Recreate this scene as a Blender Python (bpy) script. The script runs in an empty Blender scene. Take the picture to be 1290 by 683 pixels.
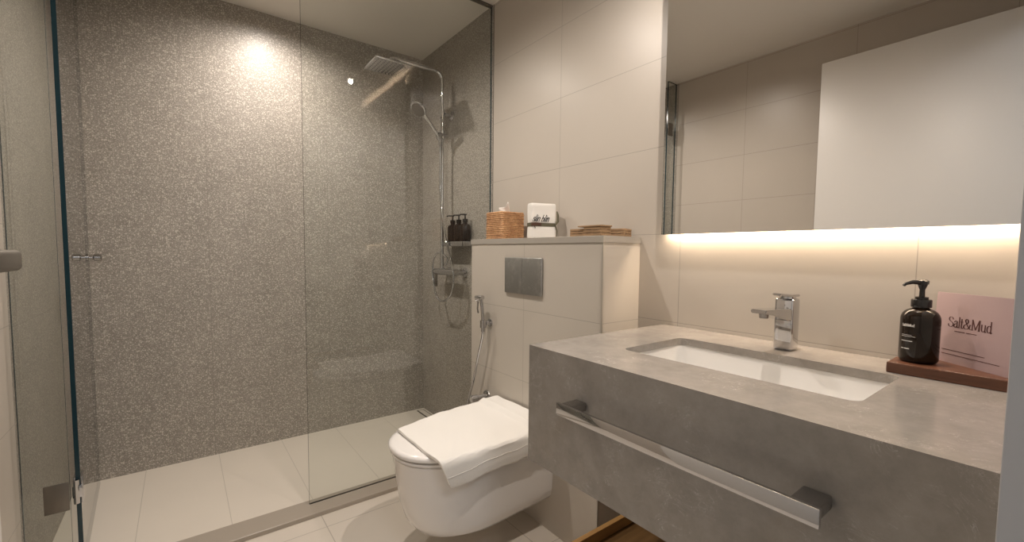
import bpy, bmesh, math, random
from mathutils import Vector, Matrix
random.seed(7)
D = bpy.data
SC = bpy.context.scene
COL = SC.collection
PI = math.pi

# ------------------------------------------------------------------ camera
cam = D.cameras.new('camera'); cam.sensor_width = 36.0
cam.lens = 549.367/1290*36.0; cam.shift_y = 0.00773; cam.clip_start = 0.01
co = D.objects.new('camera', cam); COL.objects.link(co)
right = Vector((0.7968164, -0.60413905, 0.00998198))
up = Vector((0.02888291, 0.05458562, 0.99809127))
fwd = Vector((0.60353078, 0.79500718, -0.06094401))
co.matrix_world = Matrix(((right.x, up.x, -fwd.x, 0.0), (right.y, up.y, -fwd.y, 0.0),
                          (right.z, up.z, -fwd.z, 1.116), (0, 0, 0, 1)))
SC.camera = co
# ------------------------------------------------------------------ world, exposure
w = D.worlds.new('world'); SC.world = w; w.use_nodes = True
w.node_tree.nodes['Background'].inputs[0].default_value = (0.9, 0.92, 1.0, 1)
w.node_tree.nodes['Background'].inputs[1].default_value = 0.15
SC.view_settings.view_transform = 'Standard'; SC.view_settings.look = 'None'
SC.view_settings.exposure = 0.55; SC.view_settings.gamma = 1.0; SC.view_settings.use_curve_mapping = False
SC.cycles.use_denoising = True
SC.cycles.max_bounces = 14; SC.cycles.diffuse_bounces = 6; SC.cycles.glossy_bounces = 6
SC.cycles.transparent_max_bounces = 16; SC.cycles.caustics_reflective = False; SC.cycles.caustics_refractive = False
SC.cycles.sample_clamp_indirect = 4.0
# lamp powers (watts) and colours
P_SHOWER, P_VANITY, P_MIDDLE = 36, 46, 41
P_LED_LOW, P_LED_TOP, P_HALL = 1.6, 24.0, 9
C_DOWN = (1.0, 0.893, 0.80); C_LED = (1.0, 0.77, 0.56); C_HALL = (0.88, 0.93, 1.0)

# ------------------------------------------------------------------ room numbers (metres)
XR, XL, YB, YG, ZC = 1.3504, -0.42, 2.8105, 1.956, 2.416
XB, YS, YBL, ZL = 1.1486, 1.0, 1.8433, 1.1764        # half-height wall behind the toilet
XV, YE, ZV, ZVB = 0.7394, 0.8937, 0.8686, 0.5543     # vanity
YF = 0.0388                                          # inner face of the entrance wall
YGL = 1.98                                           # glass plane

# ------------------------------------------------------------------ helpers
def link(o, parent=None):
    COL.objects.link(o)
    if parent is not None: o.parent = parent
    return o
def obj(name, bm, mats, parent=None, smooth=None, sub=0):
    me = D.meshes.new(name)
    bmesh.ops.recalc_face_normals(bm, faces=bm.faces[:])
    bm.to_mesh(me); bm.free()
    if not isinstance(mats, (list, tuple)): mats = [mats]
    for m in mats: me.materials.append(m)
    if smooth is not None:
        me.shade_smooth(); me.set_sharp_from_angle(angle=math.radians(smooth))
    o = D.objects.new(name, me)
    if parent is not None:
        pm = Matrix.Identity(4); q = parent
        while q is not None: pm = q.matrix_basis @ pm; q = q.parent
        me.transform(pm.inverted())       # meshes are written in room coordinates, stored local to their thing
    link(o, parent)
    if sub:
        s = o.modifiers.new('s', 'SUBSURF'); s.levels = sub; s.render_levels = sub
    return o
def thing(name, label, cat, loc, group=None):
    o = D.objects.new(name, None); o.empty_display_size = 0.05; o.location = loc
    o.matrix_basis = Matrix.Translation(Vector(loc))
    link(o); o['label'] = label; o['category'] = cat
    if group: o['group'] = group
    return o
def struct(name, bm, mats, label=None, smooth=None):
    o = obj(name, bm, mats, None, smooth); o['kind'] = 'structure'
    if label: o['label'] = label
    return o
def box(bm, x0, x1, y0, y1, z0, z1, bev=0, seg=2, mat=0, M=None):
    vs = [bm.verts.new((x, y, z)) for x in (x0, x1) for y in (y0, y1) for z in (z0, z1)]
    fs = []
    for q in ((0,1,3,2),(4,6,7,5),(0,4,5,1),(2,3,7,6),(0,2,6,4),(1,5,7,3)):
        f = bm.faces.new([vs[i] for i in q]); f.material_index = mat; fs.append(f)
    if M is not None: bmesh.ops.transform(bm, matrix=M, verts=vs)
    if bev:
        es = list({e for f in fs for e in f.edges})
        bmesh.ops.bevel(bm, geom=es, offset=bev, segments=seg, profile=0.5, affect='EDGES')
    return fs
def tube(bm, pts, r, n=12, cap=True, closed=False):
    pts = [Vector(p) for p in pts]; N = len(pts); rings = []
    rr = r if isinstance(r, (list, tuple)) else [r]*N
    prev = None
    for i, p in enumerate(pts):
        if closed: t = pts[(i+1) % N]-pts[i-1]
        else: t = pts[min(i+1, N-1)]-pts[max(i-1, 0)]
        t.normalize()
        if prev is None:
            a = Vector((0, 0, 1)) if abs(t.z) < .9 else Vector((1, 0, 0))
            u = t.cross(a).normalized()
        else:
            u = (prev-t*prev.dot(t))
            u = u.normalized() if u.length > 1e-6 else t.orthogonal().normalized()
        prev = u; v = t.cross(u)
        rings.append([bm.verts.new(p+(u*math.cos(2*PI*k/n)+v*math.sin(2*PI*k/n))*rr[i]) for k in range(n)])
    for i in range(N if closed else N-1):
        a, b = rings[i], rings[(i+1) % N]
        for k in range(n): bm.faces.new((a[k], a[(k+1) % n], b[(k+1) % n], b[k]))
    if cap and not closed:
        bm.faces.new(rings[0]); bm.faces.new(rings[-1])
def spline(pts, n=8):
    P = [Vector(p) for p in pts]; P = [2*P[0]-P[1]]+P+[2*P[-1]-P[-2]]; out = []
    for i in range(1, len(P)-2):
        for k in range(n):
            t = k/n; a, b, c, d = P[i-1], P[i], P[i+1], P[i+2]
            out.append(0.5*((2*b)+(c-a)*t+(2*a-5*b+4*c-d)*t*t+(3*b-a-3*c+d)*t**3))
    out.append(P[-2]); return out
def lathe(bm, prof, c, n=32, axis='z', cap=True):
    c = Vector(c); rings = []
    for r, h in prof:
        ring = []
        for k in range(n):
            a = 2*PI*k/n; ca, sa = math.cos(a)*r, math.sin(a)*r
            p = {'z': Vector((ca, sa, h)), 'x': Vector((h, ca, sa)), 'y': Vector((sa, h, ca))}[axis]
            ring.append(bm.verts.new(c+p))
        rings.append(ring)
    for a, b in zip(rings, rings[1:]):
        for k in range(n): bm.faces.new((a[k], a[(k+1) % n], b[(k+1) % n], b[k]))
    if cap:
        if prof[0][0] > 1e-5: bm.faces.new(rings[0])
        if prof[-1][0] > 1e-5: bm.faces.new(rings[-1])
    bmesh.ops.remove_doubles(bm, verts=bm.verts[:], dist=1e-6)
def loft(bm, rings, cap0=True, cap1=True):
    vr = [[bm.verts.new(p) for p in r] for r in rings]; n = len(vr[0])
    for a, b in zip(vr, vr[1:]):
        for k in range(n): bm.faces.new((a[k], a[(k+1) % n], b[(k+1) % n], b[k]))
    if cap0: bm.faces.new(vr[0])
    if cap1: bm.faces.new(vr[-1])
def rrect(x0, x1, y0, y1, r, z, n=6):
    out = []
    for cx, cy, a0 in ((x1-r, y1-r, 0), (x0+r, y1-r, 90), (x0+r, y0+r, 180), (x1-r, y0+r, 270)):
        for k in range(n+1):
            a = math.radians(a0+90*k/n); out.append(Vector((cx+r*math.cos(a), cy+r*math.sin(a), z)))
    return out
def B(): return bmesh.new()

# ------------------------------------------------------------------ materials
def mat(name, col, rough=0.5, metal=0.0, spec=0.5, coat=0.0, emit=None, es=0.0):
    m = D.materials.new(name); m.use_nodes = True; b = m.node_tree.nodes['Principled BSDF']
    b.inputs['Base Color'].default_value = (*col, 1); b.inputs['Roughness'].default_value = rough
    b.inputs['Metallic'].default_value = metal; b.inputs['Specular IOR Level'].default_value = spec
    b.inputs['Coat Weight'].default_value = coat; b.inputs['Coat Roughness'].default_value = 0.05
    if emit: b.inputs['Emission Color'].default_value = (*emit, 1); b.inputs['Emission Strength'].default_value = es
    return m
class N:
    def __init__(s, m): s.t = m.node_tree; s.b = s.t.nodes['Principled BSDF']
    def n(s, ty, **k):
        x = s.t.nodes.new(ty)
        for a, v in k.items():
            if a.startswith('i_'): x.inputs[a[2:].replace('_', ' ')].default_value = v
            else: setattr(x, a, v)
        return x
    def l(s, a, b): s.t.links.new(a, b)
    def math(s, op, a, b=None, c=None):
        x = s.n('ShaderNodeMath', operation=op)
        for i, v in enumerate((a, b, c)):
            if v is None: continue
            if isinstance(v, (int, float)): x.inputs[i].default_value = v
            else: s.l(v, x.inputs[i])
        return x.outputs[0]
    def mix(s, f, a, b):
        x = s.n('ShaderNodeMix', data_type='RGBA')
        for i, v in ((0, f), (6, a), (7, b)):
            if isinstance(v, (int, float)): x.inputs[i].default_value = v
            elif isinstance(v, tuple): x.inputs[i].default_value = (*v, 1)
            else: s.l(v, x.inputs[i])
        return x.outputs[2]
    def coord(s):
        tc = s.n('ShaderNodeTexCoord'); sp = s.n('ShaderNodeSeparateXYZ'); s.l(tc.outputs['Object'], sp.inputs[0])
        return tc.outputs['Object'], sp.outputs
    def noise(s, vec, scale, detail=3, rough=.5):
        x = s.n('ShaderNodeTexNoise'); x.inputs['Scale'].default_value = scale
        x.inputs['Detail'].default_value = detail; x.inputs['Roughness'].default_value = rough
        s.l(vec, x.inputs['Vector']); return x.outputs[0]
    def ramp(s, f, a, b):
        x = s.n('ShaderNodeMapRange'); x.inputs[1].default_value = a; x.inputs[2].default_value = b; s.l(f, x.inputs[0]); return x.outputs[0]
    def bump(s, h, st, dist=.002):
        x = s.n('ShaderNodeBump'); x.inputs['Strength'].default_value = st; x.inputs['Distance'].default_value = dist
        s.l(h, x.inputs['Height']); s.l(x.outputs[0], s.b.inputs['Normal'])
    def joint(s, c, o, period, w):
        a = s.math('DIVIDE', s.math('SUBTRACT', c, o), period)
        f = s.math('ABSOLUTE', s.math('SUBTRACT', a, s.math('ROUND', a)))
        return s.math('LESS_THAN', f, w/2/period)
def tile(name, col, ua, u0, U, va, v0, V, wj=.002, rough=.35, grout=.75, terrazzo=False, warp=.02, spec=.5, brushed=False):
    m = mat(name, col, rough, spec=spec); n = N(m); vec, ax = n.coord()
    ju = n.joint(ax[ua], u0, U, wj); jv = n.joint(ax[va], v0, V, wj); j = n.math('MAXIMUM', ju, jv)
    if terrazzo:
        c = col; dk = tuple(v*.86 for v in col)
        base = n.mix(n.ramp(n.noise(vec, 9, 3), .3, .7), dk, c)
        base = n.mix(n.math('MULTIPLY', n.ramp(n.noise(vec, 160, 2), .45, .65), .5), base, tuple(v*.6 for v in col))
        for sc, th, cc in ((130, .50, (.59, .55, .49)), (200, .48, (.54, .50, .445)), (300, .45, (.55, .51, .455))):
            v = n.n('ShaderNodeTexVoronoi', feature='F1'); v.inputs['Scale'].default_value = sc; v.inputs['Randomness'].default_value = 1
            n.l(vec, v.inputs['Vector'])
            sp = n.n('ShaderNodeSeparateColor'); n.l(v.outputs['Color'], sp.inputs[0])
            r = n.math('MULTIPLY', n.ramp(sp.outputs[0], .15, 1.0), th)
            k = n.math('LESS_THAN', v.outputs['Distance'], r)
            base = n.mix(n.math('MULTIPLY', k, .8), base, cc)
        v = n.n('ShaderNodeTexVoronoi', feature='F1'); v.inputs['Scale'].default_value = 120; n.l(vec, v.inputs['Vector'])
        sp = n.n('ShaderNodeSeparateColor'); n.l(v.outputs['Color'], sp.inputs[0])
        k = n.math('LESS_THAN', v.outputs['Distance'], n.math('MULTIPLY', n.ramp(sp.outputs[1], .6, 1.0), .3))
        base = n.mix(n.math('MULTIPLY', k, .5), base, (.16, .135, .115))
    else:
        base = n.mix(n.math('MULTIPLY', n.ramp(n.noise(vec, 2.5, 4), .35, .7), .5), col, tuple(v*.93 for v in col))
        if brushed: base = n.mix(n.math('MULTIPLY', n.ramp(n.noise(vec, 30, 4), .4, .7), .25), base, tuple(v*.94 for v in col))
    g = tuple(v*grout for v in col)
    n.l(n.mix(j, base, g), n.b.inputs['Base Color'])
    n.bump(n.math('MULTIPLY', j, -1.0), .35, .0015)
    return m
C_TILE = (.50, .455, .40)
m_wall_r = tile('beige_wall_tile', C_TILE, 1, 1.437, .6, 2, .575, .305, grout=.62)
m_wall_l = tile('beige_wall_tile_left', C_TILE, 1, 1.45, .6, 2, .575, .305, grout=.62)
m_box = tile('beige_boxing_tile', (.54, .495, .435), 1, 1.43, .6, 2, .567, .305, grout=.66)
C_TER = (.305, .278, .243)
m_ter_b = tile('terrazzo_back', C_TER, 0, .12, .6, 2, .265, .605, terrazzo=True, rough=.42, grout=.78, wj=.002)
m_ter_s = tile('terrazzo_side', C_TER, 1, 2.56, .6, 2, .265, .605, terrazzo=True, rough=.42, grout=.78, wj=.002)
m_floor = tile('floor_tile', (.62, .565, .495), 0, .44, .61, 1, 1.80, .61, rough=.28, grout=.6, wj=.003)
m_sfloor = tile('shower_floor_tile', (.68, .625, .545), 0, .135, .305, 1, 2.81, 1.5, rough=.4, grout=.72, wj=.0025)
m_ceil = mat('ceiling_paint', (.80, .765, .71), .35)
m_paint = mat('corridor_paint', (.66, .66, .65), .6)
m_frame = mat('frame_paint', (.44, .44, .45), .45)
m_door = mat('door_paint', (.70, .68, .65), .4)
m_chrome = mat('chrome', (.58, .58, .59), .05, 1.0)
m_steel = mat('brushed_steel', (.20, .182, .158), .38, .8)
m_darksteel = mat('dark_chrome', (.42, .41, .40), .14, 1.0)
m_ceramic = mat('white_ceramic', (.80, .775, .75), .12, coat=.3)
m_basin = mat('basin_ceramic', (.72, .705, .68), .12, coat=.3)
m_black = mat('black_plastic', (.010, .009, .009), .22)
m_blackglass = mat('dark_amber_glass', (.012, .007, .004), .08, spec=.35)
m_amber = mat('brown_bottle_plastic', (.014, .009, .007), .12)
m_white_print = mat('white_print', (.75, .74, .72), .6)
m_ink = mat('dark_brown_ink', (.085, .03, .028), .7)
m_ledge = mat('ledge_stone', (.37, .34, .30), .4)
m_alu = mat('aluminium_profile', (.52, .49, .44), .4, .6)
m_curb = mat('threshold_stone', (.36, .315, .262), .3)
m_silicone = mat('dark_gap', (.10, .085, .07), .7)
m_olive = mat('olive_ribbon', (.10, .09, .055), .8)
m_twine = mat('brown_twine', (.10, .05, .03), .8)
m_tissue = mat('tissue_paper', (.80, .78, .74), .9)
m_lens = mat('lamp_lens', (1, 1, 1), .5, emit=(1, .86, .7), es=14)
m_ledmat = mat('led_diffuser', (1, 1, 1), .5, emit=(1, .80, .55), es=10)
m_mirror = mat('mirror_silver', (.83, .82, .80), .0, 1.0)
m_mirrorback = mat('mirror_backing', (.22, .23, .23), .5)
m_card = mat('pink_card', (.36, .262, .262), .55)

# marbled grey stone of the vanity
m_stone = mat('vanity_stone', (.36, .32, .28), .17); n = N(m_stone); vec, ax = n.coord()
c1 = n.mix(n.ramp(n.noise(vec, 11, 7, .72), .36, .68), (.248, .226, .202), (.325, .298, .268))
dn = n.n('ShaderNodeVectorMath', operation='ADD'); nz = n.n('ShaderNodeTexNoise'); nz.inputs['Scale'].default_value = 6; n.l(vec, nz.inputs['Vector'])
n.l(vec, dn.inputs[0]); n.l(nz.outputs['Color'], dn.inputs[1])
f1 = n.noise(dn.outputs[0], 5.5, 7, .7); vein = n.math('SUBTRACT', 1.0, n.ramp(n.math('ABSOLUTE', n.math('SUBTRACT', f1, .5)), 0, .012))
msk = n.ramp(n.noise(vec, 9, 3), .46, .62)
spk = n.ramp(n.noise(vec, 90, 4, .8), .52, .68)
n.l(n.mix(n.math('MULTIPLY', n.math('MULTIPLY', vein, msk), n.math('ADD', n.math('MULTIPLY', spk, .8), .2)), c1, (.62, .59, .55)), n.b.inputs['Base Color'])
# towels: terry with fine bump
def towel_mat(name, col):
    m = mat(name, col, .95); n = N(m); vec, ax = n.coord()
    n.bump(n.noise(vec, 320, 3, .7), .55, .003); n.b.inputs['Sheen Weight'].default_value = .2; return m
m_towel = towel_mat('white_terry', (.80, .775, .73))
# woods
def wood(name, a, b, scale, axis=0, rough=.45):
    m = mat(name, a, rough); n = N(m); vec, ax = n.coord(); mp = n.n('ShaderNodeMapping')
    s = [scale]*3; s[axis] = scale*.08; mp.inputs['Scale'].default_value = s; n.l(vec, mp.inputs[0])
    f = n.noise(mp.outputs[0], 1.0, 5, .65); n.l(n.mix(n.ramp(f, .3, .7), a, b), n.b.inputs['Base Color']); n.bump(f, .15, .001); return m
m_tray = wood('dark_walnut', (.075, .028, .014), (.135, .053, .026), 90, 1, .38)
m_shelfwood = wood('orange_oak', (.36, .19, .065), (.50, .28, .10), 60, 0, .45)
m_brownwood = wood('brown_oak', (.12, .062, .02), (.20, .11, .04), 60, 0, .45)
m_pallet = wood('rustic_pine', (.22, .13, .065), (.38, .245, .13), 120, 1, .7)
m_wick = mat('rattan', (.44, .22, .09), .55); n = N(m_wick); vec, ax = n.coord()
f = n.noise(vec, 130, 4, .7); f2 = n.noise(vec, 22, 3, .6)
n.l(n.mix(n.ramp(f2, .35, .65), n.mix(n.ramp(f, .35, .65), (.26, .12, .05), (.50, .27, .13)), n.mix(n.ramp(f, .35, .65), (.44, .23, .10), (.66, .41, .22))), n.b.inputs['Base Color'])
# flush plate: smoked satin metal with wiped smears
m_plate = mat('smoked_metal', (.30, .29, .275), .25, .85); n = N(m_plate); vec, ax = n.coord()
n.l(n.ramp(n.noise(vec, 45, 6, .8), -.5, 2.2), n.b.inputs['Roughness'])
n.l(n.mix(n.ramp(n.noise(vec, 30, 6, .8), .5, .75), (.38, .378, .365), (.55, .545, .53)), n.b.inputs['Base Color'])
# clear glass sheet: Fresnel reflection over straight-through transmission
def glass(name, tint, fac=1.0):
    m = D.materials.new(name); m.use_nodes = True; t = m.node_tree; t.nodes.remove(t.nodes['Principled BSDF'])
    o = t.nodes['Material Output']; tr = t.nodes.new('ShaderNodeBsdfTransparent'); tr.inputs[0].default_value = (*tint, 1)
    g = t.nodes.new('ShaderNodeBsdfGlossy'); g.inputs['Roughness'].default_value = 0.0
    fr = t.nodes.new('ShaderNodeFresnel'); fr.inputs[0].default_value = 1.5
    mx = t.nodes.new('ShaderNodeMixShader'); ge = t.nodes.new('ShaderNodeNewGeometry'); a = t.nodes.new('ShaderNodeMath'); a.operation = 'SUBTRACT'; a.inputs[0].default_value = 1.0; t.links.new(ge.outputs['Backfacing'], a.inputs[1])
    a2 = t.nodes.new('ShaderNodeMath'); a2.operation = 'MULTIPLY'; a2.inputs[1].default_value = 1.3; a2.use_clamp = True; t.links.new(fr.outputs[0], a2.inputs[0])
    a3 = t.nodes.new('ShaderNodeMath'); a3.operation = 'MULTIPLY'; t.links.new(a2.outputs[0], a3.inputs[0]); t.links.new(a.outputs[0], a3.inputs[1]); t.links.new(a3.outputs[0], mx.inputs[0]); t.links.new(tr.outputs[0], mx.inputs[1])
    t.links.new(g.outputs[0], mx.inputs[2]); t.links.new(mx.outputs[0], o.inputs[0]); return m
m_glass = glass('clear_glass', (.97, .98, .97))
m_glassedge = mat('glass_edge', (.012, .036, .048), .15)

# ------------------------------------------------------------------ room shell
T = .12
b = B(); box(b, XL-T, XR+T, YB, YB+T, -.1, ZC+.1); struct('wall_back', b, m_ter_b, 'grey-brown terrazzo wall at the back of the shower')
b = B(); box(b, XR, XR+T, -T, YG, -.1, ZC+.1); struct('wall_right', b, m_wall_r, 'beige tiled wall carrying the mirror')
b = B(); box(b, XR, XR+T, YG, YB, -.1, ZC+.1); struct('wall_right_shower', b, m_ter_s, 'terrazzo side wall of the shower behind the riser rail')
b = B(); box(b, XL-T, XL, -T, YG, -.1, ZC+.1); struct('wall_left', b, m_wall_l, 'beige tiled wall behind the open doors')
b = B(); box(b, XL-T, XL, YG, YB, -.1, ZC+.1); struct('wall_left_shower', b, m_ter_s, 'terrazzo side wall of the shower behind the open glass door')
XJ0, XJ1, ZD = -.268, .62, 2.20
b = B(); box(b, XL, XJ0-.03, YF-.14, YF, -.1, ZC+.1); box(b, XJ1+.03, XR, YF-.14, YF, -.1, ZC+.1); box(b, XJ0-.03, XJ1+.03, YF-.14, YF, ZD+.03, ZC+.1)
struct('wall_front', b, m_paint, 'entrance wall around the doorway')
b = B(); box(b, XL, XR, YF-.14, 1.895, -.1, 0); struct('floor', b, m_floor, 'light beige tiled floor outside the shower')
b = B(); box(b, XL, XR, 1.895, YB, -.1, 0); struct('floor_shower', b, m_sfloor, 'light beige tiled floor of the shower')
b = B(); box(b, XL, XR, YF-.14, YB, ZC, ZC+.1); struct('ceiling', b, m_ceil, 'flat beige ceiling')
# corridor behind the doorway
b = B(); box(b, -1.3, 1.9, -1.62, -1.5, -.1, 2.6); struct('wall_corridor', b, m_paint, 'far wall of the corridor')
b = B(); box(b, -1.42, -1.3, -1.62, YF-.14, -.1, 2.6); struct('wall_corridor_left', b, m_paint)
b = B(); box(b, 1.9, 2.02, -1.62, YF-.14, -.1, 2.6); struct('wall_corridor_right', b, m_paint)
b = B(); box(b, -1.3, 1.9, -1.5, YF-.14, -.1, 0); struct('floor_corridor', b, m_floor)
b = B(); box(b, -1.3, 1.9, -1.5, YF-.14, 2.45, 2.55); struct('ceiling_corridor', b, m_paint)
b = B(); box(b, -1.3, XL-T, YF-.14, YF-.02, -.1, 2.6); box(b, XR+T, 1.9, YF-.14, YF-.02, -.1, 2.6); struct('wall_corridor_near', b, m_paint)
# door frame
b = B(); box(b, XJ1, XJ1+.03, YF-.145, YF+.0005, 0, ZD, .001); box(b, XJ0-.03, XJ0, YF-.145, YF+.0005, 0, ZD, .001); box(b, XJ0-.03, XJ1+.03, YF-.145, YF+.0005, ZD, ZD+.03, .001)
struct('trim_1', b, m_frame, 'grey painted frame of the entrance doorway')
# half-height boxing wall behind the toilet
b = B(); box(b, XB, XR, YS, YBL, 0, ZL-.024); struct('wall_boxing', b, m_box, 'half-height beige tiled wall behind the toilet')
b = B(); box(b, XB-.004, XR, YS-.004, YBL+.004, ZL-.024, ZL, .001); struct('trim_2', b, m_ledge, 'grey stone ledge on top of the half-height wall')
b = B(); box(b, XB-.0022, XB+.004, YS-.0022, YS+.004, 0, ZL-.0245); struct('trim_3', b, m_alu, 'slim metal corner profile of the half-height wall')
# joint between tile and terrazzo, ceiling channel, threshold
b = B(); box(b, XR-.001, XR, YG-.001, YG+.002, 0, ZC-.001); struct('trim_4', b, m_silicone, 'dark joint where tile meets terrazzo')
b = B(); box(b, .405, XR, YGL-.012, YGL+.012, ZC-.008, ZC-.0005); struct('trim_5', b, m_silicone, 'dark ceiling channel over the fixed glass')
b = B(); box(b, XL, XR, 1.891, 2.011, 0, .018, .002); struct('trim_6', b, m_curb, 'low grey stone threshold across the shower')

# ------------------------------------------------------------------ glass
def sheet(name, x0, x1, y0, y1, z0, z1, thin, parent=None):
    b = B(); fs = box(b, x0, x1, y0, y1, z0, z1)
    for f in b.faces:
        c = f.normal; f.normal_update()
        a = abs(f.normal.x) if thin == 'x' else abs(f.normal.y)
        f.material_index = 0 if a > .5 else 1
    return obj(name, b, [m_glass, m_glassedge], parent)
t = thing('shower_screen', 'fixed clear glass panel between the toilet and the shower', 'glass panel', (.88, YGL, .018))
sheet('glass_pane', .413, XR-.002, YGL-.005, YGL+.005, .018, ZC-.004, 'y', t)
t = thing('shower_side_glass', 'narrow fixed strip of glass at the left wall that carries the door hinge', 'glass panel', (-.366, YGL, .018))
sheet('glass_pane', XL+.001, -.3125, YGL-.005, YGL+.005, .018, ZC-.004, 'y', t)
for zc in (.305, 2.06):
    b = B(); box(b, -.372, -.3135, YGL-.012, YGL-.0052, zc-.047, zc+.047, .002)
    obj('hinge_plate', b, m_steel, t, 30)
# swinging glass door, opened inward along the left wall
dt = thing('shower_door', 'open clear glass shower door swung in along the left wall', 'glass door', (-.296, 2.0, .03))
dt.rotation_euler.z = 0.0
M = Matrix.Translation((-.296, 2.0, 0)) @ Matrix.Rotation(math.radians(3.0), 4, 'Z') @ Matrix.Translation((.296, -2.0, 0))
b = B(); box(b, -.302, -.290, 2.0, 2.70, .03, ZC-.05, M=M)
for f in b.faces:
    f.normal_update(); f.material_index = 0 if abs(f.normal.x) > .7 else 1
obj('glass_pane', b, [m_glass, m_glassedge], dt)
for zc in (.305, 2.06):
    b = B()
    box(b, -.308, -.3015, 2.000, 2.055, zc-.045, zc+.045, .0015, M=M); obj('hinge_clamp', b, m_chrome, dt, 30); b = B(); box(b, -.2905, -.284, 2.000, 2.055, zc-.045, zc+.045, .0015, M=M); obj('hinge_clamp', b, m_chrome, dt, 30); b = B()
    tube(b, [(-.300, 1.994, zc-.04), (-.300, 1.994, zc+.04)], .008, 16)
    box(b, -.309, -.286, 1.988, 2.004, zc-.02, zc+.02, .002)
    obj('hinge_knuckle', b, m_chrome, dt, 30)
b = B(); lathe(b, [(.0, .0), (.016, .0), (.016, .004), (.009, .006), (.009, .018), (.015, .022), (.015, .042), (.012, .046), (0, .046)], (-.2895, 2.60, 1.075), 24, 'x')
bmesh.ops.transform(b, matrix=M, verts=b.verts); obj('door_knob', b, m_darksteel, dt, 30)

# ------------------------------------------------------------------ bathroom door leaf (open)
b = B(); box(b, -.264, -.2235, .055, .952, .01, 2.18, .002); d1 = struct('door_1', b, m_door, 'white flush bathroom door standing open', 30)
def child(name, bm, m, par, sm=30): return obj(name, bm, m, par, sm)
b = B(); lathe(b, [(0, 0), (.026, 0), (.026, .006), (.010, .008), (.010, .058)], (-.2235, .80, 1.10), 24, 'x')
box(b, -.172, -.158, .665, .808, 1.087, 1.113, .006, 3); child('door_handle', b, m_steel, d1)
b = B(); box(b, -.2235, -.209, .915, .951, 1.155, 1.178, .003); child('door_latch', b, m_darksteel, d1)

# ------------------------------------------------------------------ ceiling downlights
def downlight(x, y, power, label, z=ZC, cone=165, col=C_DOWN, blend=1.0, sz=.018):
    t = thing('ceiling_downlight', label, 'ceiling light', (x, y, z), 'recessed ceiling downlights')
    b = B(); lathe(b, [(.030, -.0005), (.042, -.0005), (.042, -.004), (.034, -.006), (.030, -.003), (.030, -.0005)], (x, y, z), 32, cap=False); obj('trim_ring', b, m_paint, t, 30)
    b = B(); lathe(b, [(0, -.002), (.022, -.002), (.022, -.0035), (0, -.0035)], (x, y, z), 32); obj('lamp_lens', b, m_lens, t, 30)
    L = D.lights.new('downlight_lamp', 'SPOT'); L.energy = power; L.color = col; L.spot_size = math.radians(cone); L.spot_blend = blend; L.shadow_soft_size = sz
    o = D.objects.new('downlight_lamp', L); link(o, t); o.location = (0, 0, -.02); return t
downlight(.42, 2.44, P_SHOWER, 'downlight in the shower ceiling close to the terrazzo back wall')
downlight(1.064, .498, P_VANITY, 'downlight above the basin and tap')
downlight(.45, 1.58, P_MIDDLE, 'downlight in front of the toilet')
L = D.lights.new('corridor_lamp', 'AREA'); L.energy = P_HALL; L.color = C_HALL; L.size = .5
t = thing('corridor_light', 'square light panel on the corridor ceiling', 'ceiling light', (.2, -.85, 2.45))
b = B(); box(b, -.05, .45, -1.1, -.6, 2.43, 2.449, .003); obj('light_panel', b, m_paint, t)
o = D.objects.new('corridor_lamp', L); link(o, t); o.location = (0, 0, -.03)

# ------------------------------------------------------------------ mirror with light strips
MY0, MY1, MZ0, MZ1, MX = .045, .895, 1.182, 2.375, 1.325
t = thing('wall_mirror', 'large frameless mirror on the right wall with light glowing under and above it', 'mirror', (MX, .47, MZ0))
b = B(); fs = box(b, MX, MX+.005, MY0, MY1, MZ0, MZ1)
for f in b.faces: f.normal_update(); f.material_index = 0 if f.normal.x < -.5 else 1
obj('mirror_glass', b, [m_mirror, m_mirrorback], t)
b = B(); box(b, MX+.005, XR, MY0+.03, MY1-.03, MZ0+.03, MZ1-.03); obj('backing_box', b, m_mirrorback, t)
for z0, z1, rx, pw in ((MZ0+.014, MZ0+.022, 0, P_LED_LOW), (MZ1-.022, MZ1-.014, PI, P_LED_TOP)):
    b = B(); box(b, MX+.008, MX+.018, MY0+.02, MY1-.02, z0, z1); obj('led_strip', b, m_ledmat, t)
    A = D.lights.new('led_lamp', 'AREA'); A.shape = 'RECTANGLE'; A.size = .008; A.size_y = MY1-MY0-.04; A.energy = pw; A.color = C_LED
    o = D.objects.new('led_lamp', A); link(o, t)
    o.location = (.013, (MY0+MY1)/2-.47, (z0-.002 if rx == 0 else z1+.002)-MZ0); o.rotation_euler = (0, rx, 0)

# ------------------------------------------------------------------ vanity
t = thing('vanity_unit', 'floating grey stone vanity with a pale veined top', 'vanity', (1.05, .47, ZVB))
b = B()
outer = [Vector(p) for p in ((XV, YF+.001, ZV), (XR-.001, YF+.001, ZV), (XR-.001, YE, ZV), (XV, YE, ZV))]
inner = rrect(.905, 1.175, .219, .717, .022, ZV, 6)
ov = [b.verts.new(p) for p in outer]; iv = [b.verts.new(p) for p in inner]
es = [b.edges.new((ov[i], ov[(i+1) % 4])) for i in range(4)]+[b.edges.new((iv[i], iv[(i+1) % len(iv)])) for i in range(len(iv))]
r = bmesh.ops.triangle_fill(b, edges=es, use_beauty=True, use_dissolve=False)
ex = bmesh.ops.extrude_face_region(b, geom=[f for f in b.faces])
bmesh.ops.translate(b, vec=(0, 0, -.02), verts=[v for v in ex['geom'] if isinstance(v, bmesh.types.BMVert)])
obj('countertop', b, m_stone, t)
b = B(); box(b, XV, XV+.02, YF+.001, YE, ZVB, ZV-.02); obj('front_panel', b, m_stone, t)
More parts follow.
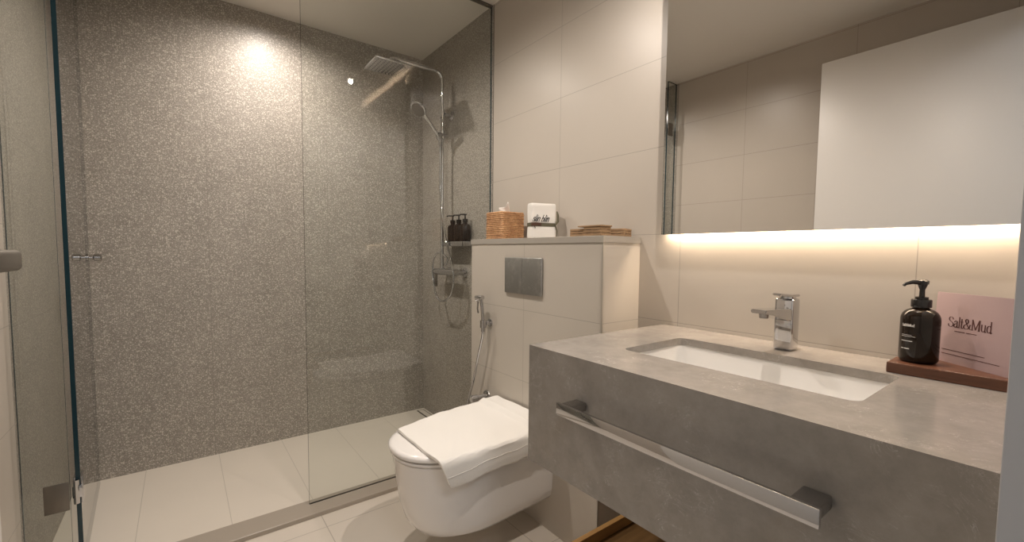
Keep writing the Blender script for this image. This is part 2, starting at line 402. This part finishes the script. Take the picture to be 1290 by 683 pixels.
b = B(); box(b, XV+.02, XR-.001, YE-.02, YE, ZVB, ZV-.02); obj('end_panel', b, m_stone, t)
b = B(); box(b, XV+.02, XR-.001, YF+.001, YE-.02, ZVB+.01, ZVB+.03); obj('base_panel', b, m_stone, t)
# undermount basin
s = thing('wash_basin', 'white rectangular basin set under the vanity top', 'basin', (1.04, .468, .73))
b = B(); zt = ZV-.0205
rings = [rrect(.885, 1.195, .199, .737, .035, zt), rrect(.902, 1.178, .216, .720, .028, zt), rrect(.905, 1.175, .219, .717, .03, zt-.012),
         rrect(.915, 1.165, .232, .704, .04, zt-.07), rrect(.93, 1.15, .255, .681, .05, zt-.10), rrect(.96, 1.12, .30, .64, .06, zt-.112),
         rrect(1.02, 1.06, .44, .50, .02, zt-.116)]
loft(b, rings, cap0=False, cap1=True)
outr = [rrect(.885, 1.195, .199, .737, .035, zt), rrect(.885, 1.195, .199, .737, .035, zt-.02), rrect(.895, 1.185, .21, .727, .05, zt-.10), rrect(.94, 1.14, .28, .66, .06, zt-.13)]
loft(b, outr, cap0=False, cap1=True)
obj('bowl', b, m_basin, s, 40)
b = B(); lathe(b, [(0, .003), (.018, .003), (.022, .001), (.022, -.004), (0, -.004)], (1.04, .468, zt-.113), 24); obj('drain_cover', b, m_chrome, s, 30)
# towel bar
t = thing('towel_bar', 'flat chrome towel bar across the front of the vanity', 'towel bar', (XV, .46, .765))
b = B(); pr = []
box(b, .6744, .6824, .199, .717, .746, .774, .0014, 2); obj('bar', b, m_chrome, t, 35)
for y0, y1 in ((.203, .241), (.682, .716)):
    b = B(); box(b, .6822, XV, y0, y1, .750, .770, .003, 3); obj('mounting_block', b, m_darksteel, t, 35)
# tap
t = thing('basin_tap', 'square chrome mixer tap standing behind the basin', 'tap', (1.26, .468, ZV))
b = B(); box(b, 1.2375, 1.2825, .4455, .4905, ZV, 1.004, .006, 3); obj('tap_body', b, m_chrome, t, 35)
b = B()
loft(b, [[Vector((x, y, z)) for y, z in ((.468-w, zt), (.468+w, zt), (.468+w, zb), (.468-w, zb))] for x, w, zt, zb in
         ((1.245, .020, .978, .945), (1.19, .020, .981, .957), (1.13, .020, .984, .970), (1.095, .018, .985, .976))])
bmesh.ops.bevel(b, geom=b.edges[:], offset=.002, segments=2, affect='EDGES'); obj('spout', b, m_chrome, t, 35)
b = B(); lathe(b, [(0, .0), (.010, .0), (.011, .010), (0, .010)], (1.125, .468, .9625), 20); obj('aerator', b, m_darksteel, t, 35)
b = B()
loft(b, [[Vector((x, .468+s*w, z+dz)) for s, dz in ((-1, 0), (1, 0), (1, .006), (-1, .006))] for x, w, z in ((1.284, .021, 1.008), (1.235, .021, 1.009), (1.205, .012, 1.012), (1.192, .010, 1.014))])
bmesh.ops.bevel(b, geom=b.edges[:], offset=.0018, segments=2, affect='EDGES')
lathe(b, [(.019, 1.003), (.019, 1.009)], (1.26, .468, 0), 24); obj('tap_lever', b, m_chrome, t, 35)

# ------------------------------------------------------------------ writing (broad-nib strokes laid on a surface)
GL = {
 'S': (.60, [[(.50,.80),(.44,.94),(.29,1.0),(.13,.94),(.08,.78),(.17,.62),(.38,.48),(.52,.32),(.50,.13),(.35,.0),(.2,.0),(.07,.1),(.03,.25)]]),
 'a': (.52, [[(.08,.53),(.2,.66),(.34,.6),(.36,.45),(.36,.08),(.42,0),(.5,.04)],[(.36,.4),(.15,.33),(.05,.18),(.1,.03),(.22,0),(.36,.12)]]),
 'l': (.25, [[(.1,1.05),(.1,0)],[(0,0),(.2,0)],[(.0,1.05),(.1,1.05)]]),
 't': (.34, [[(.12,.9),(.12,.12),(.2,0),(.3,.05)],[(0,.64),(.3,.64)]]),
 '&': (.84, [[(.78,.46),(.66,.44),(.6,.2),(.4,.02),(.2,0),(.05,.12),(.08,.32),(.3,.5),(.45,.68),(.44,.88),(.32,.98),(.2,.88),(.22,.7),(.45,.3),(.62,.08),(.78,0)]]),
 'M': (.92, [[(.08,0),(.081,1)],[(.08,1),(.40,.06)],[(.40,.06),(.72,1)],[(.72,1),(.72,0)],[(.76,1),(.76,0)],[(0,0),(.18,0)],[(.62,0),(.86,0)],[(0,1),(.1,1)],[(.7,1),(.86,1)]]),
 'u': (.56, [[(.08,.66),(.08,.2),(.16,.02),(.28,.02),(.4,.15)],[(.4,.66),(.4,.05),(.46,0),(.52,.04)],[(0,.66),(.08,.66)],[(.32,.66),(.4,.66)]]),
 'd': (.56, [[(.4,.5),(.28,.66),(.12,.58),(.05,.33),(.12,.06),(.26,0),(.4,.14)],[(.4,1.05),(.4,.05),(.46,0),(.52,.04)],[(.3,1.05),(.4,1.05)]]),
 's': (.42, [[(.34,.54),(.22,.66),(.08,.56),(.12,.4),(.3,.28),(.32,.1),(.16,0),(.02,.12)]]),
 'i': (.24, [[(.1,.64),(.1,.05),(.2,0)],[(.1,.85),(.12,.90)]]),
 'n': (.52, [[(.06,.64),(.06,0)],[(.06,.45),(.2,.64),(.34,.58),(.36,.05),(.46,0)]]),
 'b': (.48, [[(.06,1.05),(.06,.05),(.2,0),(.36,.12),(.38,.42),(.26,.62),(.06,.45)]]),
 ' ': (.3, [])}
def ribbon(bm, pts, h, fmap, thin, thick):
    for (x0, y0), (x1, y1) in zip(pts, pts[1:]):
        dx, dy = x1-x0, y1-y0; L = math.hypot(dx, dy)
        if L < 1e-6: continue
        wd = thin+(thick-thin)*abs(dy/L)**1.5; nx, ny = -dy/L*wd/2, dx/L*wd/2; ex, ey = dx/L*wd*.25, dy/L*wd*.25
        q = [(x0+nx-ex, y0+ny-ey), (x1+nx+ex, y1+ny+ey), (x1-nx+ex, y1-ny+ey), (x0-nx-ex, y0-ny-ey)]
        bm.faces.new([bm.verts.new(fmap(a*h, c*h)) for a, c in q])
def dense(pts, curve):
    if not curve or len(pts) < 3: return pts
    return [(p.x, p.y) for p in spline([(a, c, 0) for a, c in pts], 4)]
def write(bm, txt, h, fmap, thin=.035, thick=.13, slant=0.0, track=0.0):
    x = 0.0
    for ch in txt:
        adv, strokes = GL[ch]
        for s in strokes:
            pts = [(x+a+slant*c, c) for a, c in dense(s, ch not in 'M')]
            ribbon(bm, pts, h, fmap, thin, thick)
        x += adv+track
    return x*h
def bar2(bm, x0, x1, y, hgt, fmap, n=6):
    for k in range(n):
        a, c = x0+(x1-x0)*k/n, x0+(x1-x0)*(k+1)/n
        bm.faces.new([bm.verts.new(fmap(*p)) for p in ((a, y), (c, y), (c, y+hgt), (a, y+hgt))])

# ------------------------------------------------------------------ wooden board, bottle, card
t = thing('wooden_board', 'dark walnut board at the far right of the vanity top', 'tray', (1.268, .146, ZV))
b = B(); box(b, 1.195, 1.340, .045, .248, ZV, ZV+.0225, .002); obj('board', b, m_tray, t)
ZB = ZV+.0226
bx, by, br = 1.250, .208, .0325
t = thing('pump_bottle', 'large black pump bottle with white print standing on the walnut board', 'soap bottle', (bx, by, ZB))
b = B(); prof = [(0, 0), (.026, 0), (.0305, .003), (br, .008), (br, .091)]
prof += [(br-.0195*(1-math.cos(a)), .091+.023*math.sin(a)) for a in [PI/2*k/6 for k in range(1, 6)]]+[(.0128, .116), (.0125, .122)]
lathe(b, prof, (bx, by, ZB), 48); bt = obj('bottle_body', b, m_blackglass, t, 40)
b = B(); lathe(b, [(.0165, .117), (.017, .118), (.017, .132), (.016, .134), (.011, .134), (.011, .139), (.005, .140), (.0045, .154), (.008, .164), (.009, .170), (0, .170)], (bx, by, ZB), 32); obj('pump_collar', b, m_black, t, 35)
dx, dy = -.80, .60
b = B(); tube(b, [(bx, by, ZB+.1695), (bx+dx*.022, by+dy*.022, ZB+.1705), (bx+dx*.036, by+dy*.036, ZB+.167), (bx+dx*.040, by+dy*.040, ZB+.163)], [.0055, .0045, .0035, .003], 12)
lathe(b, [(0, .166), (.010, .166), (.0105, .173), (.006, .176), (0, .176)], (bx, by, ZB), 24); obj('pump_nozzle', b, m_black, t, 35)
A0 = math.atan2(-.62, -.78)   # direction on the bottle that faces the doorway
def cyl(a_off, z0):
    def f(u, v):
        a = A0-a_off+u/(br+.0004); return Vector((bx+math.cos(a)*(br+.0004), by+math.sin(a)*(br+.0004), ZB+z0+v))
    return f
b = B()
write(b, 'Salt&Mud', .0052, cyl(1.48, .077), .05, .16)
fm = cyl(1.48, 0)
bar2(b, 0, .026, .0555, .0006, fm); bar2(b, 0, .020, .0585, .0005, fm); bar2(b, 0, .0215, .0455, .0011, fm); bar2(b, 0, .005, .029, .0016, fm, 2); bar2(b, .007, .017, .029, .0016, fm, 3)
obj('printed_label', b, m_white_print, bt)
# pink card
Bs = Vector((1.320, .198, ZB)); dd = Vector((-.64, -.77, 0)); nn = Vector((.77, -.64, 0)); le = math.radians(2.0)
cu = Vector((nn.x*math.sin(le), nn.y*math.sin(le), math.cos(le))); cn = dd.cross(cu).normalized()
if cn.x > 0: cn = -cn
CW, CH = .178, .148
t = thing('brand_card', 'pink lettered card standing behind the black bottle', 'card', tuple(Bs))
b = B(); c = [Bs, Bs+dd*CW, Bs+dd*CW+cu*CH, Bs+cu*CH]
loft(b, [c, [p-cn*.003 for p in c]]); cd = obj('card_sheet', b, m_card, t)
def cmap(u0, v0): return lambda u, v: Bs+dd*(u0+u)+cu*(v0+v)+cn*.0003
b = B(); wtx = write(b, 'Salt&Mud', .0205, cmap(.031, .077), .035, .125, track=-.03)
obj('lettering', b, m_ink, cd)
fm = cmap(0, 0); b = B()
for a, c2, y in ((.046, .068, .068), (.071, .092, .068)): bar2(b, a, c2, y, .0014, fm, 1); obj('fine_print', b, m_ink, cd); b = B()
for a, c2, y in ((.022, .112, .0265), (.022, .140, .0175)): bar2(b, a, c2, y, .0013, fm, 1); obj('fine_print', b, m_ink, cd); b = B()
b.free()

# ------------------------------------------------------------------ toilet
TY = 1.412
def dshape(xf, hw, z, zt=0.0, a=.24, e=2.25, xb=XB, nseg=28, rear=4, flat=1.0):
    out = []; cx = xf+a
    for k in range(nseg+1):
        th = PI/2+PI*k/nseg; ct, st = math.cos(th), math.sin(th)
        x = cx-a*abs(ct)**(2/e); y = TY+hw*(1 if st > 0 else -1)*abs(st)**(2/e)
        out.append((x, y))
    for k in range(1, rear+1): out.append((cx+(xb-cx)*k/rear, TY-hw))
    for k in range(rear, 0, -1): out.append((cx+(xb-cx)*k/rear, TY+hw))
    return [Vector((x, y, z+zt*(x-xf))) for x, y in out]
t = thing('toilet', 'white wall-hung toilet below the flush plate', 'toilet', (XB, TY, .12))
b = B()
rings = [dshape(.73, .142, .112, .05, .2), dshape(.678, .160, .115, .05, .22), dshape(.640, .170, .128, .05, .24), dshape(.618, .175, .158, .045, .25), dshape(.600, .178, .215, .03, .255),
         dshape(.588, .182, .29, .01, .26), dshape(.578, .184, .37, 0, .26), dshape(.574, .185, .392, 0, .26), dshape(.580, .180, .397, 0, .26)]
loft(b, rings); obj('bowl', b, m_ceramic, t, 50)
b = B(); X1 = 1.075
loft(b, [dshape(.575, .181, .3985, 0, .26, xb=X1), dshape(.568, .186, .401, 0, .26, xb=X1), dshape(.568, .186, .409, 0, .26, xb=X1), dshape(.590, .168, .4095, 0, .25, xb=X1)]); obj('seat', b, m_ceramic, t, 50)
b = B()
loft(b, [dshape(.588, .170, .4150, 0, .25, xb=X1), dshape(.574, .182, .4155, 0, .26, xb=X1), dshape(.563, .189, .418, 0, .26, xb=X1), dshape(.561, .190, .427, 0, .26, xb=X1), dshape(.566, .186, .434, 0, .26, xb=X1), dshape(.578, .175, .437, 0, .26, xb=X1)]); obj('lid', b, m_ceramic, t, 50)
b = B()
for y in (TY-.08, TY+.08):
    b = B(); tube(b, [(X1+.004, y-.02, .41), (X1+.004, y+.02, .41)], .010, 16); obj('seat_hinge', b, m_chrome, t, 35)

# towel on the lid
def towel_point(s, q):
    x = .628+(1.135-.628)*s
    yf = 1.525+.078*min(1, s/.55)**.7 if s < 1 else 1.6
    ye = 1.213; top = yf-ye; bend = .018; hang = .078-.022*s+.003*math.sin(s*14)
    L = top+bend+hang; d = q*L
    lift = .012*min(1, max(0, (s-.80)/.05))+.006*math.exp(-((s-.84)/.02)**2)
    zt = .4465+lift
    x += (.006*(d/L)+.038*max(0, (d-top)/(L-top))**1.2)*(1-s)**2
    if d < top: y, z = yf-d, zt-(.006 if q == 0 else 0)
    elif d < top+bend:
        a = (d-top)/bend*PI/2; y, z = ye-.0115*math.sin(a), zt-.0115*(1-math.cos(a))
    else: y, z = ye-.0115-.004*math.sin((d-top-bend)/hang*3)-.003*math.sin(s*9), zt-.0115-(d-top-bend)
    z += .0016*math.sin(x*31+y*17)*(1 if d < top else 0)+.0012*math.sin(x*70-y*40)
    if d < top and yf-y < .02 and s < .05: z -= .001
    return Vector((x, y, z))
b = B(); NS, NQ = 46, 64
g = [[b.verts.new(towel_point(i/NS, j/NQ)) for j in range(NQ+1)] for i in range(NS+1)]
for i in range(NS):
    for j in range(NQ): b.faces.new((g[i][j], g[i+1][j], g[i+1][j+1], g[i][j+1]))
t = thing('bath_mat_towel', 'white folded towel draped over the toilet lid', 'towel', (.87, 1.41, .437))
o = obj('towel_cloth', b, m_towel, t, 60)
md = o.modifiers.new('solid', 'SOLIDIFY'); md.thickness = .011; md.offset = 0
bv = o.modifiers.new('bev', 'BEVEL'); bv.width = .004; bv.segments = 3; bv.limit_method = 'ANGLE'
b = B()
for q in (.905,):
    pts = [towel_point(i/40, q)+Vector((0, -.0062, 0)) for i in range(41)]; tube(b, pts, .0011, 6)
obj('hem_band', b, m_towel, t, 60)

# flush plate
t = thing('flush_plate', 'dark satin flush plate on the half-height wall above the toilet', 'flush plate', (XB, 1.431, 1.017))
b = B(); box(b, XB-.010, XB-.0005, 1.308, 1.555, .940, 1.094, .003, 3); obj('plate', b, m_plate, t, 35)
b = B(); box(b, XB-.0125, XB-.0102, 1.432, 1.550, .945, 1.089, .0008); obj('flush_button', b, m_plate, t, 35)
b = B(); box(b, XB-.0125, XB-.0102, 1.313, 1.430, .945, 1.089, .0008); obj('flush_button', b, m_plate, t, 35)

# hand bidet sprayer
t = thing('bidet_sprayer', 'chrome hand bidet sprayer hanging beside the flush plate', 'bidet sprayer', (XB, 1.69, .78))
b = B(); lathe(b, [(0, 0), (.019, 0), (.019, -.005), (.010, -.007), (.010, -.028)], (XB, 1.678, .785), 24, 'x')
tube(b, [(1.112, 1.683, .765), (1.112, 1.683, .800)], .015, 20); obj('wall_holder', b, m_chrome, t, 35)
b = B(); tube(b, [(1.112, 1.684, .745), (1.112, 1.685, .80), (1.109, 1.688, .86), (1.106, 1.690, .890), (1.105, 1.691, .902)], [.009, .0085, .0075, .008, .010], 16)
tube(b, [(1.105, 1.677, .906), (1.103, 1.70, .904), (1.096, 1.716, .897)], [.010, .012, .016], 20)
tube(b, [(1.103, 1.712, .893), (1.101, 1.715, .85), (1.104, 1.712, .83)], .004, 8); obj('spray_handset', b, m_chrome, t, 35)
b = B(); tube(b, spline([(1.112, 1.684, .75), (1.112, 1.695, .70), (1.110, 1.722, .62), (1.108, 1.758, .50), (1.105, 1.81, .36), (1.105, 1.81, .28), (1.11, 1.77, .27), (1.10, 1.72, .33), (1.086, 1.70, .405)], 10), .0058, 10); obj('hose', b, m_chrome, t, 60)
t = thing('angle_valve', 'small round chrome valve low on the wall behind the toilet lid', 'valve', (XB, 1.70, .43))
b = B(); lathe(b, [(0, 0), (.028, 0), (.026, -.006), (.012, -.010), (.012, -.06), (0, -.06)], (XB, 1.70, .43), 28, 'x'); obj('valve_body', b, m_chrome, t, 35)
b = B(); lathe(b, [(0, -.057), (.016, -.057), (.016, -.088), (.013, -.091), (0, -.091)], (XB, 1.70, .43), 24, 'x'); obj('valve_knob', b, m_chrome, t, 35)

# ------------------------------------------------------------------ shower set
RX, RY = 1.28, 2.40
t = thing('shower_set', 'chrome shower column with overhead arm and hand shower on the terrazzo wall', 'shower', (RX, RY, .99))
b = B()
arc = [(RX-.05*(1-math.cos(a)), RY, 2.14+.05*math.sin(a)) for a in [PI/2*k/8 for k in range(9)]]
arm = [(RX, RY, 1.0), (RX, RY, 1.5)]+arc+[(1.1, RY+.003, 2.19), (.985, RY+.005, 2.19)]
arc2 = [(.985-.028*math.sin(a), RY+.005, 2.19-.028*(1-math.cos(a))) for a in [PI/2*k/6 for k in range(1, 7)]]
tube(b, arm+arc2+[(.957, RY+.005, 2.150)], .0105, 16); obj('riser_pipe', b, m_chrome, t, 50)
b = B(); box(b, .84, 1.04, RY-.10, RY+.10, 2.128, 2.138, .004, 2, M=Matrix.Translation((.94, RY, 0)) @ Matrix.Rotation(math.radians(0), 4, 'Z') @ Matrix.Translation((-.94, -RY, 0)))
lathe(b, [(.013, 2.138), (.013, 2.152)], (.957, RY+.005, 0), 20); rh = obj('rain_head', b, m_chrome, t, 35)
b = B()
for i in range(9):
    for j in range(9):
        x, y = .86+.02*i, RY-.08+.02*j
        lathe(b, [(0, 2.1265), (.0028, 2.1265), (.0028, 2.1279)], (x, y, 0), 6)
nz = obj('spray_nozzles', b, m_black, rh); nz['kind'] = 'stuff'
b = B(); lathe(b, [(0, 0), (.026, 0), (.026, -.006), (.012, -.010), (.012, -.055)], (XR, RY, 1.945), 28, 'x'); tube(b, [(RX, RY, 1.92), (RX, RY, 1.97)], .016, 20); obj('wall_bracket', b, m_chrome, t, 35)
b = B(); tube(b, [(RX, RY, 1.795), (RX, RY, 1.845)], .017, 20); tube(b, [(RX+.03, RY, 1.82), (RX-.035, RY-.012, 1.815)], [.012, .014], 16); obj('slider', b, m_chrome, t, 35)
b = B(); tube(b, [(RX-.030, RY-.014, 1.785), (RX-.045, RY-.018, 1.815), (1.185, RY-.028, 1.868), (1.145, RY-.034, 1.905)], [.010, .012, .010, .012], 16)
hd = Vector((-.60, -.25, -.76)).normalized()
# round face of the hand shower, tilted down towards the room
bb = B(); lathe(bb, [(0, .012), (.02, .012), (.040, .006), (.047, -.002), (.047, -.010), (.043, -.013), (0, -.013)], (0, 0, 0), 32)
q = Vector((0, 0, -1)).rotation_difference(hd).to_matrix().to_4x4()
bmesh.ops.transform(bb, matrix=Matrix.Translation((1.110, RY-.042, 1.932)) @ q, verts=bb.verts)
fc = B(); lathe(fc, [(0, -.0132), (.040, -.0132), (.040, -.0145), (0, -.0145)], (0, 0, 0), 32); bmesh.ops.transform(fc, matrix=Matrix.Translation((1.110, RY-.042, 1.932)) @ q, verts=fc.verts)
me = D.meshes.new('tmp'); bb.to_mesh(me); bb.free(); b.from_mesh(me); D.meshes.remove(me)
hs = obj('hand_shower', b, m_chrome, t, 40); obj('spray_face', fc, m_steel, hs, 40)
b = B(); tube(b, spline([(RX-.026, RY-.013, 1.79), (RX-.01, 2.405, 1.70), (RX-.01, 2.400, 1.44), (RX-.012, 2.335, 1.20), (RX-.02, 2.25, 1.057), (RX-.02, 2.222, .965), (RX-.02, 2.25, .868), (RX-.02, 2.345, .817), (RX-.02, 2.43, .838), (RX-.02, 2.485, .95), (RX-.02, 2.478, 1.06), (RX-.012, 2.44, 1.105), (RX, 2.40, 1.10), (RX+.02, 2.37, 1.07), (RX+.01, 2.38, 1.03)], 10), .0062, 10); obj('hose', b, m_chrome, t, 60)
b = B(); tube(b, [(RX, 2.475, .993), (RX, 2.215, .993)], .021, 24)
for y in (2.24, 2.42): lathe(b, [(0, 0), (.030, 0), (.028, -.008), (.015, -.012), (.015, -.06)], (XR, y, .993), 28, 'x')
tube(b, [(RX, RY, .99), (RX, RY, 1.05)], .014, 16); obj('mixer_body', b, m_chrome, t, 40)
b = B(); box(b, RX-.012, RX+.012, 2.478, 2.492, .895, 1.01, .004, 3); tube(b, [(RX, 2.472, .993), (RX, 2.486, .993)], .019, 20); obj('mixer_lever', b, m_darksteel, t, 40)
# shelf with bottles
t = thing('shower_shelf', 'short chrome shelf on the terrazzo wall beside the riser', 'shelf', (1.315, 2.27, 1.145))
b = B(); box(b, 1.278, XR-.0005, 2.150, 2.385, 1.148, 1.154, .001); box(b, 1.276, 1.280, 2.148, 2.387, 1.148, 1.176, .001); box(b, 1.276, XR-.0005, 2.148, 2.152, 1.148, 1.176, .001); box(b, 1.276, XR-.0005, 2.383, 2.387, 1.148, 1.176, .001)
obj('shelf_tray', b, m_chrome, t, 30)
def small_bottle(y, label):
    x, z = 1.3155, 1.1545
    t = thing('shower_bottle', label, 'bottle', (x, y, z), 'pump bottles on the shower shelf')
    b = B(); lathe(b, [(0, 0), (.029, 0), (.031, .004), (.031, .105), (.027, .118), (.013, .126), (.0125, .132)], (x, y, z), 32); obj('bottle_body', b, m_amber, t, 40)
    b = B(); lathe(b, [(.0155, .132), (.0155, .150), (.008, .152), (.0045, .153), (.0045, .172), (.009, .173), (.009, .180), (0, .181)], (x, y, z), 24)
    tube(b, [(x, y, z+.177), (x-.02, y+.022, z+.177), (x-.026, y+.029, z+.172)], [.0045, .004, .003], 10); obj('pump', b, m_black, t, 35)
small_bottle(2.330, 'dark pump bottle on the shower shelf nearest the riser')
small_bottle(2.258, 'dark pump bottle in the middle of the three on the shower shelf')
small_bottle(2.186, 'dark pump bottle at the right end of the shower shelf')
# corner floor drain
t = thing('floor_drain', 'slim metal slot drain in the far right corner of the shower floor', 'drain', (1.31, 2.70, 0))
b = B(); box(b, 1.285, 1.335, 2.52, 2.78, 0, .003, .001); obj('drain_frame', b, m_steel, t)
b = B(); box(b, 1.293, 1.327, 2.53, 2.77, .003, .0042); obj('drain_grate', b, m_sfloor, t)

# ------------------------------------------------------------------ things on the ledge
x0, y0, s = 1.170, 1.622, .138
t = thing('tissue_box', 'woven rattan tissue box on the ledge', 'tissue box', (x0+s/2, y0+s/2, ZL))
b = B(); box(b, x0+.006, x0+s-.006, y0+.006, y0+s-.006, ZL, ZL+.121)
rows = 15
for k in range(rows):
    z = ZL+.0045+k*.0084; j = random.uniform(-.0008, .0008); pts = []
    base = rrect(x0+.0045+j, x0+s-.0045-j, y0+.0045+j, y0+s-.0045-j, .010, z, 5)
    for i, p in enumerate(base):
        q = base[(i+1) % len(base)]; m = max(1, int((q-p).length/.009))
        for c in range(m):
            v = p.lerp(q, c/m); cx, cy = x0+s/2, y0+s/2
            o_ = .0009*math.sin((v.x-v.y)*520+k*PI); v = Vector((v.x+(v.x-cx)/s*2*o_, v.y+(v.y-cy)/s*2*o_, z+random.uniform(-.0003, .0003))); pts.append(v)
    tube(b, pts, .0044, 8, closed=True)
obj('basket_body', b, m_wick, t, 60)
b = B(); N_ = 11
for k in range(N_): tube(b, [(x0+.01+k*.0118, y0+.008, ZL+.1235), (x0+.01+k*.0118, y0+s-.008, ZL+.1235)], .0045, 8)
obj('basket_lid', b, m_wick, t, 60)
b = B(); g = []
for i in range(13):
    row = []
    for j in range(9):
        u, v = i/12, j/8; hh = .026+.008*u+.024*max(0, 1-abs(u-.90)/.22)**1.2
        a = -.030+.052*u*(1-.08*v)-.004*v; d_ = .007*math.sin(u*6+v*2)*(1-.3*v)+.010*v
        row.append(b.verts.new((x0+.069+.79*a-.6*d_+.004, y0+.069-.61*a-.79*d_, ZL+.124+v*hh)))
    g.append(row)
for i in range(12):
    for j in range(8): b.faces.new((g[i][j], g[i+1][j], g[i+1][j+1], g[i][j+1]))
o = obj('tissue', b, m_tissue, t, 80); md = o.modifiers.new('s', 'SOLIDIFY'); md.thickness = .0006

# rolled hand towel standing up
TA = Vector((1.19, 1.436, ZL)); al = math.radians(-17); tr = Vector((math.cos(al), math.sin(al), 0)); tb = Vector((-math.sin(al), math.cos(al), 0)); TW, TH, TD = .116, .150, .050
MT = Matrix(((tr.x, tb.x, 0, TA.x), (tr.y, tb.y, 0, TA.y), (0, 0, 1, TA.z), (0, 0, 0, 1)))
t = thing('guest_towel', 'white folded guest towel tied with an olive ribbon, standing on the ledge', 'towel', tuple(TA))
b = B()
def trow(z, ins, n=14):
    out = []
    r = .008
    for p in rrect(ins, TW-ins, ins, TD-ins, r, z, 5): out.append(p)
    return out
rings = []
for k in range(25):
    z = TH*k/24; pin = .002*math.exp(-((z-.062)/.012)**2); e = .002*(1 if k in (0, 24) else 0)
    rings.append([Vector((p.x+.0005*math.sin(z*60+p.y*80), p.y+.0005*math.sin(z*75+p.x*50), p.z)) for p in trow(z, pin+e)])
loft(b, rings); bmesh.ops.transform(b, matrix=MT, verts=b.verts); obj('towel_roll', b, m_towel, t, 50)
b = B(); r1 = trow(.052, -.0012); r2 = trow(.067, -.0012); 
loft(b, [r1, r2], cap0=False, cap1=False)
tube(b, [(TW-.004, -.002, .060), (TW+.006, -.004, .075), (TW+.008, .0, .10), (TW+.006, .004, .118)], [.004, .006, .006, .003], 8)
tube(b, [(TW-.004, -.002, .056), (TW+.003, -.004, .035), (TW+.004, .0, .010)], [.003, .003, .002], 8)
bmesh.ops.transform(b, matrix=MT, verts=b.verts); obj('ribbon', b, m_olive, t, 50)
b = B()
for z in (.056, .0605, .065): tube(b, [(.0, -.0015, z), (.02, -.0028, z+.001), (.045, -.0028, z)], .0022, 8)
tube(b, [(.010, -.003, .062), (.014, -.004, .050), (.018, -.003, .044)], .0013, 6); tube(b, [(.010, -.003, .062), (.006, -.004, .052)], .0013, 6)
bmesh.ops.transform(b, matrix=MT, verts=b.verts); obj('twine', b, m_twine, t, 50)
b = B(); write(b, 'slin blin', .026, lambda u, v: MT @ Vector((.003+u, -.0026, .073+v)), .05, .13, slant=.45, track=-.03); obj('embroidery', b, m_black, t)

# little slatted wooden pallets
def pallet(x, y, ang, wx, wy, h, label, top=0.0):
    t = thing('wooden_pallet', label, 'wooden pallet', (x, y, ZL), 'small wooden pallets on the ledge')
    M = Matrix.Translation((x, y, ZL)) @ Matrix.Rotation(math.radians(ang), 4, 'Z')
    n = 3; lay = h/n
    b = B()
    for k in range(n):
        z = k*lay
        box(b, 0, wx, 0, wy, z+lay*.14, z+lay*.985, .0008, M=M)
    for k in range(n):
        z = k*lay
        for fx in (0, .42, .84):
            for fy in (0, .45, .90): box(b, wx*fx+.001, wx*(fx+.16)-.001, wy*fy*.93+.001, wy*(fy*.93+.14), z, z+lay*.15, 0, M=M)
    obj('slats', b, m_pallet, t)
    if top:
        b = B(); box(b, -.003, wx+.003, -.003, wy+top, h, h+.0055, .001, M=M); obj('top_board', b, m_pallet, t)
pallet(1.175, 1.037, 0, .055, .081, .034, 'small slatted wooden pallet stack in the middle, the tallest on the ledge', .028)
pallet(1.182, 1.123, 0, .06, .072, .0295, 'small slatted wooden pallet on the ledge nearest the white guest towel')
pallet(1.272, 1.010, 16, .066, .075, .0295, 'small slatted wooden pallet at the right end of the ledge')

# ------------------------------------------------------------------ wooden tray shelf under the vanity
t = thing('low_wooden_shelf', 'orange oak shelf box below the vanity', 'shelf', (1.07, .46, 0))
b = B(); box(b, .80, 1.345, .045, .872, .200, .218, .001); obj('shelf_board', b, m_brownwood, t)
b = B(); box(b, .80, 1.345, .8725, .889, .200, .252, .001); obj('side_lip', b, m_shelfwood, t)
b = B(); box(b, .80, 1.345, .045, .060, .2185, .252, .001); obj('side_lip', b, m_shelfwood, t)
b = B(); box(b, .80, .815, .0605, .8715, .2185, .252, .001); obj('front_lip', b, m_shelfwood, t)
for x in (.83, 1.30):
    for y in (.09, .84):
        b = B(); box(b, x-.018, x+.018, y-.018, y+.018, 0, .1995, .002); obj('leg', b, m_shelfwood, t)
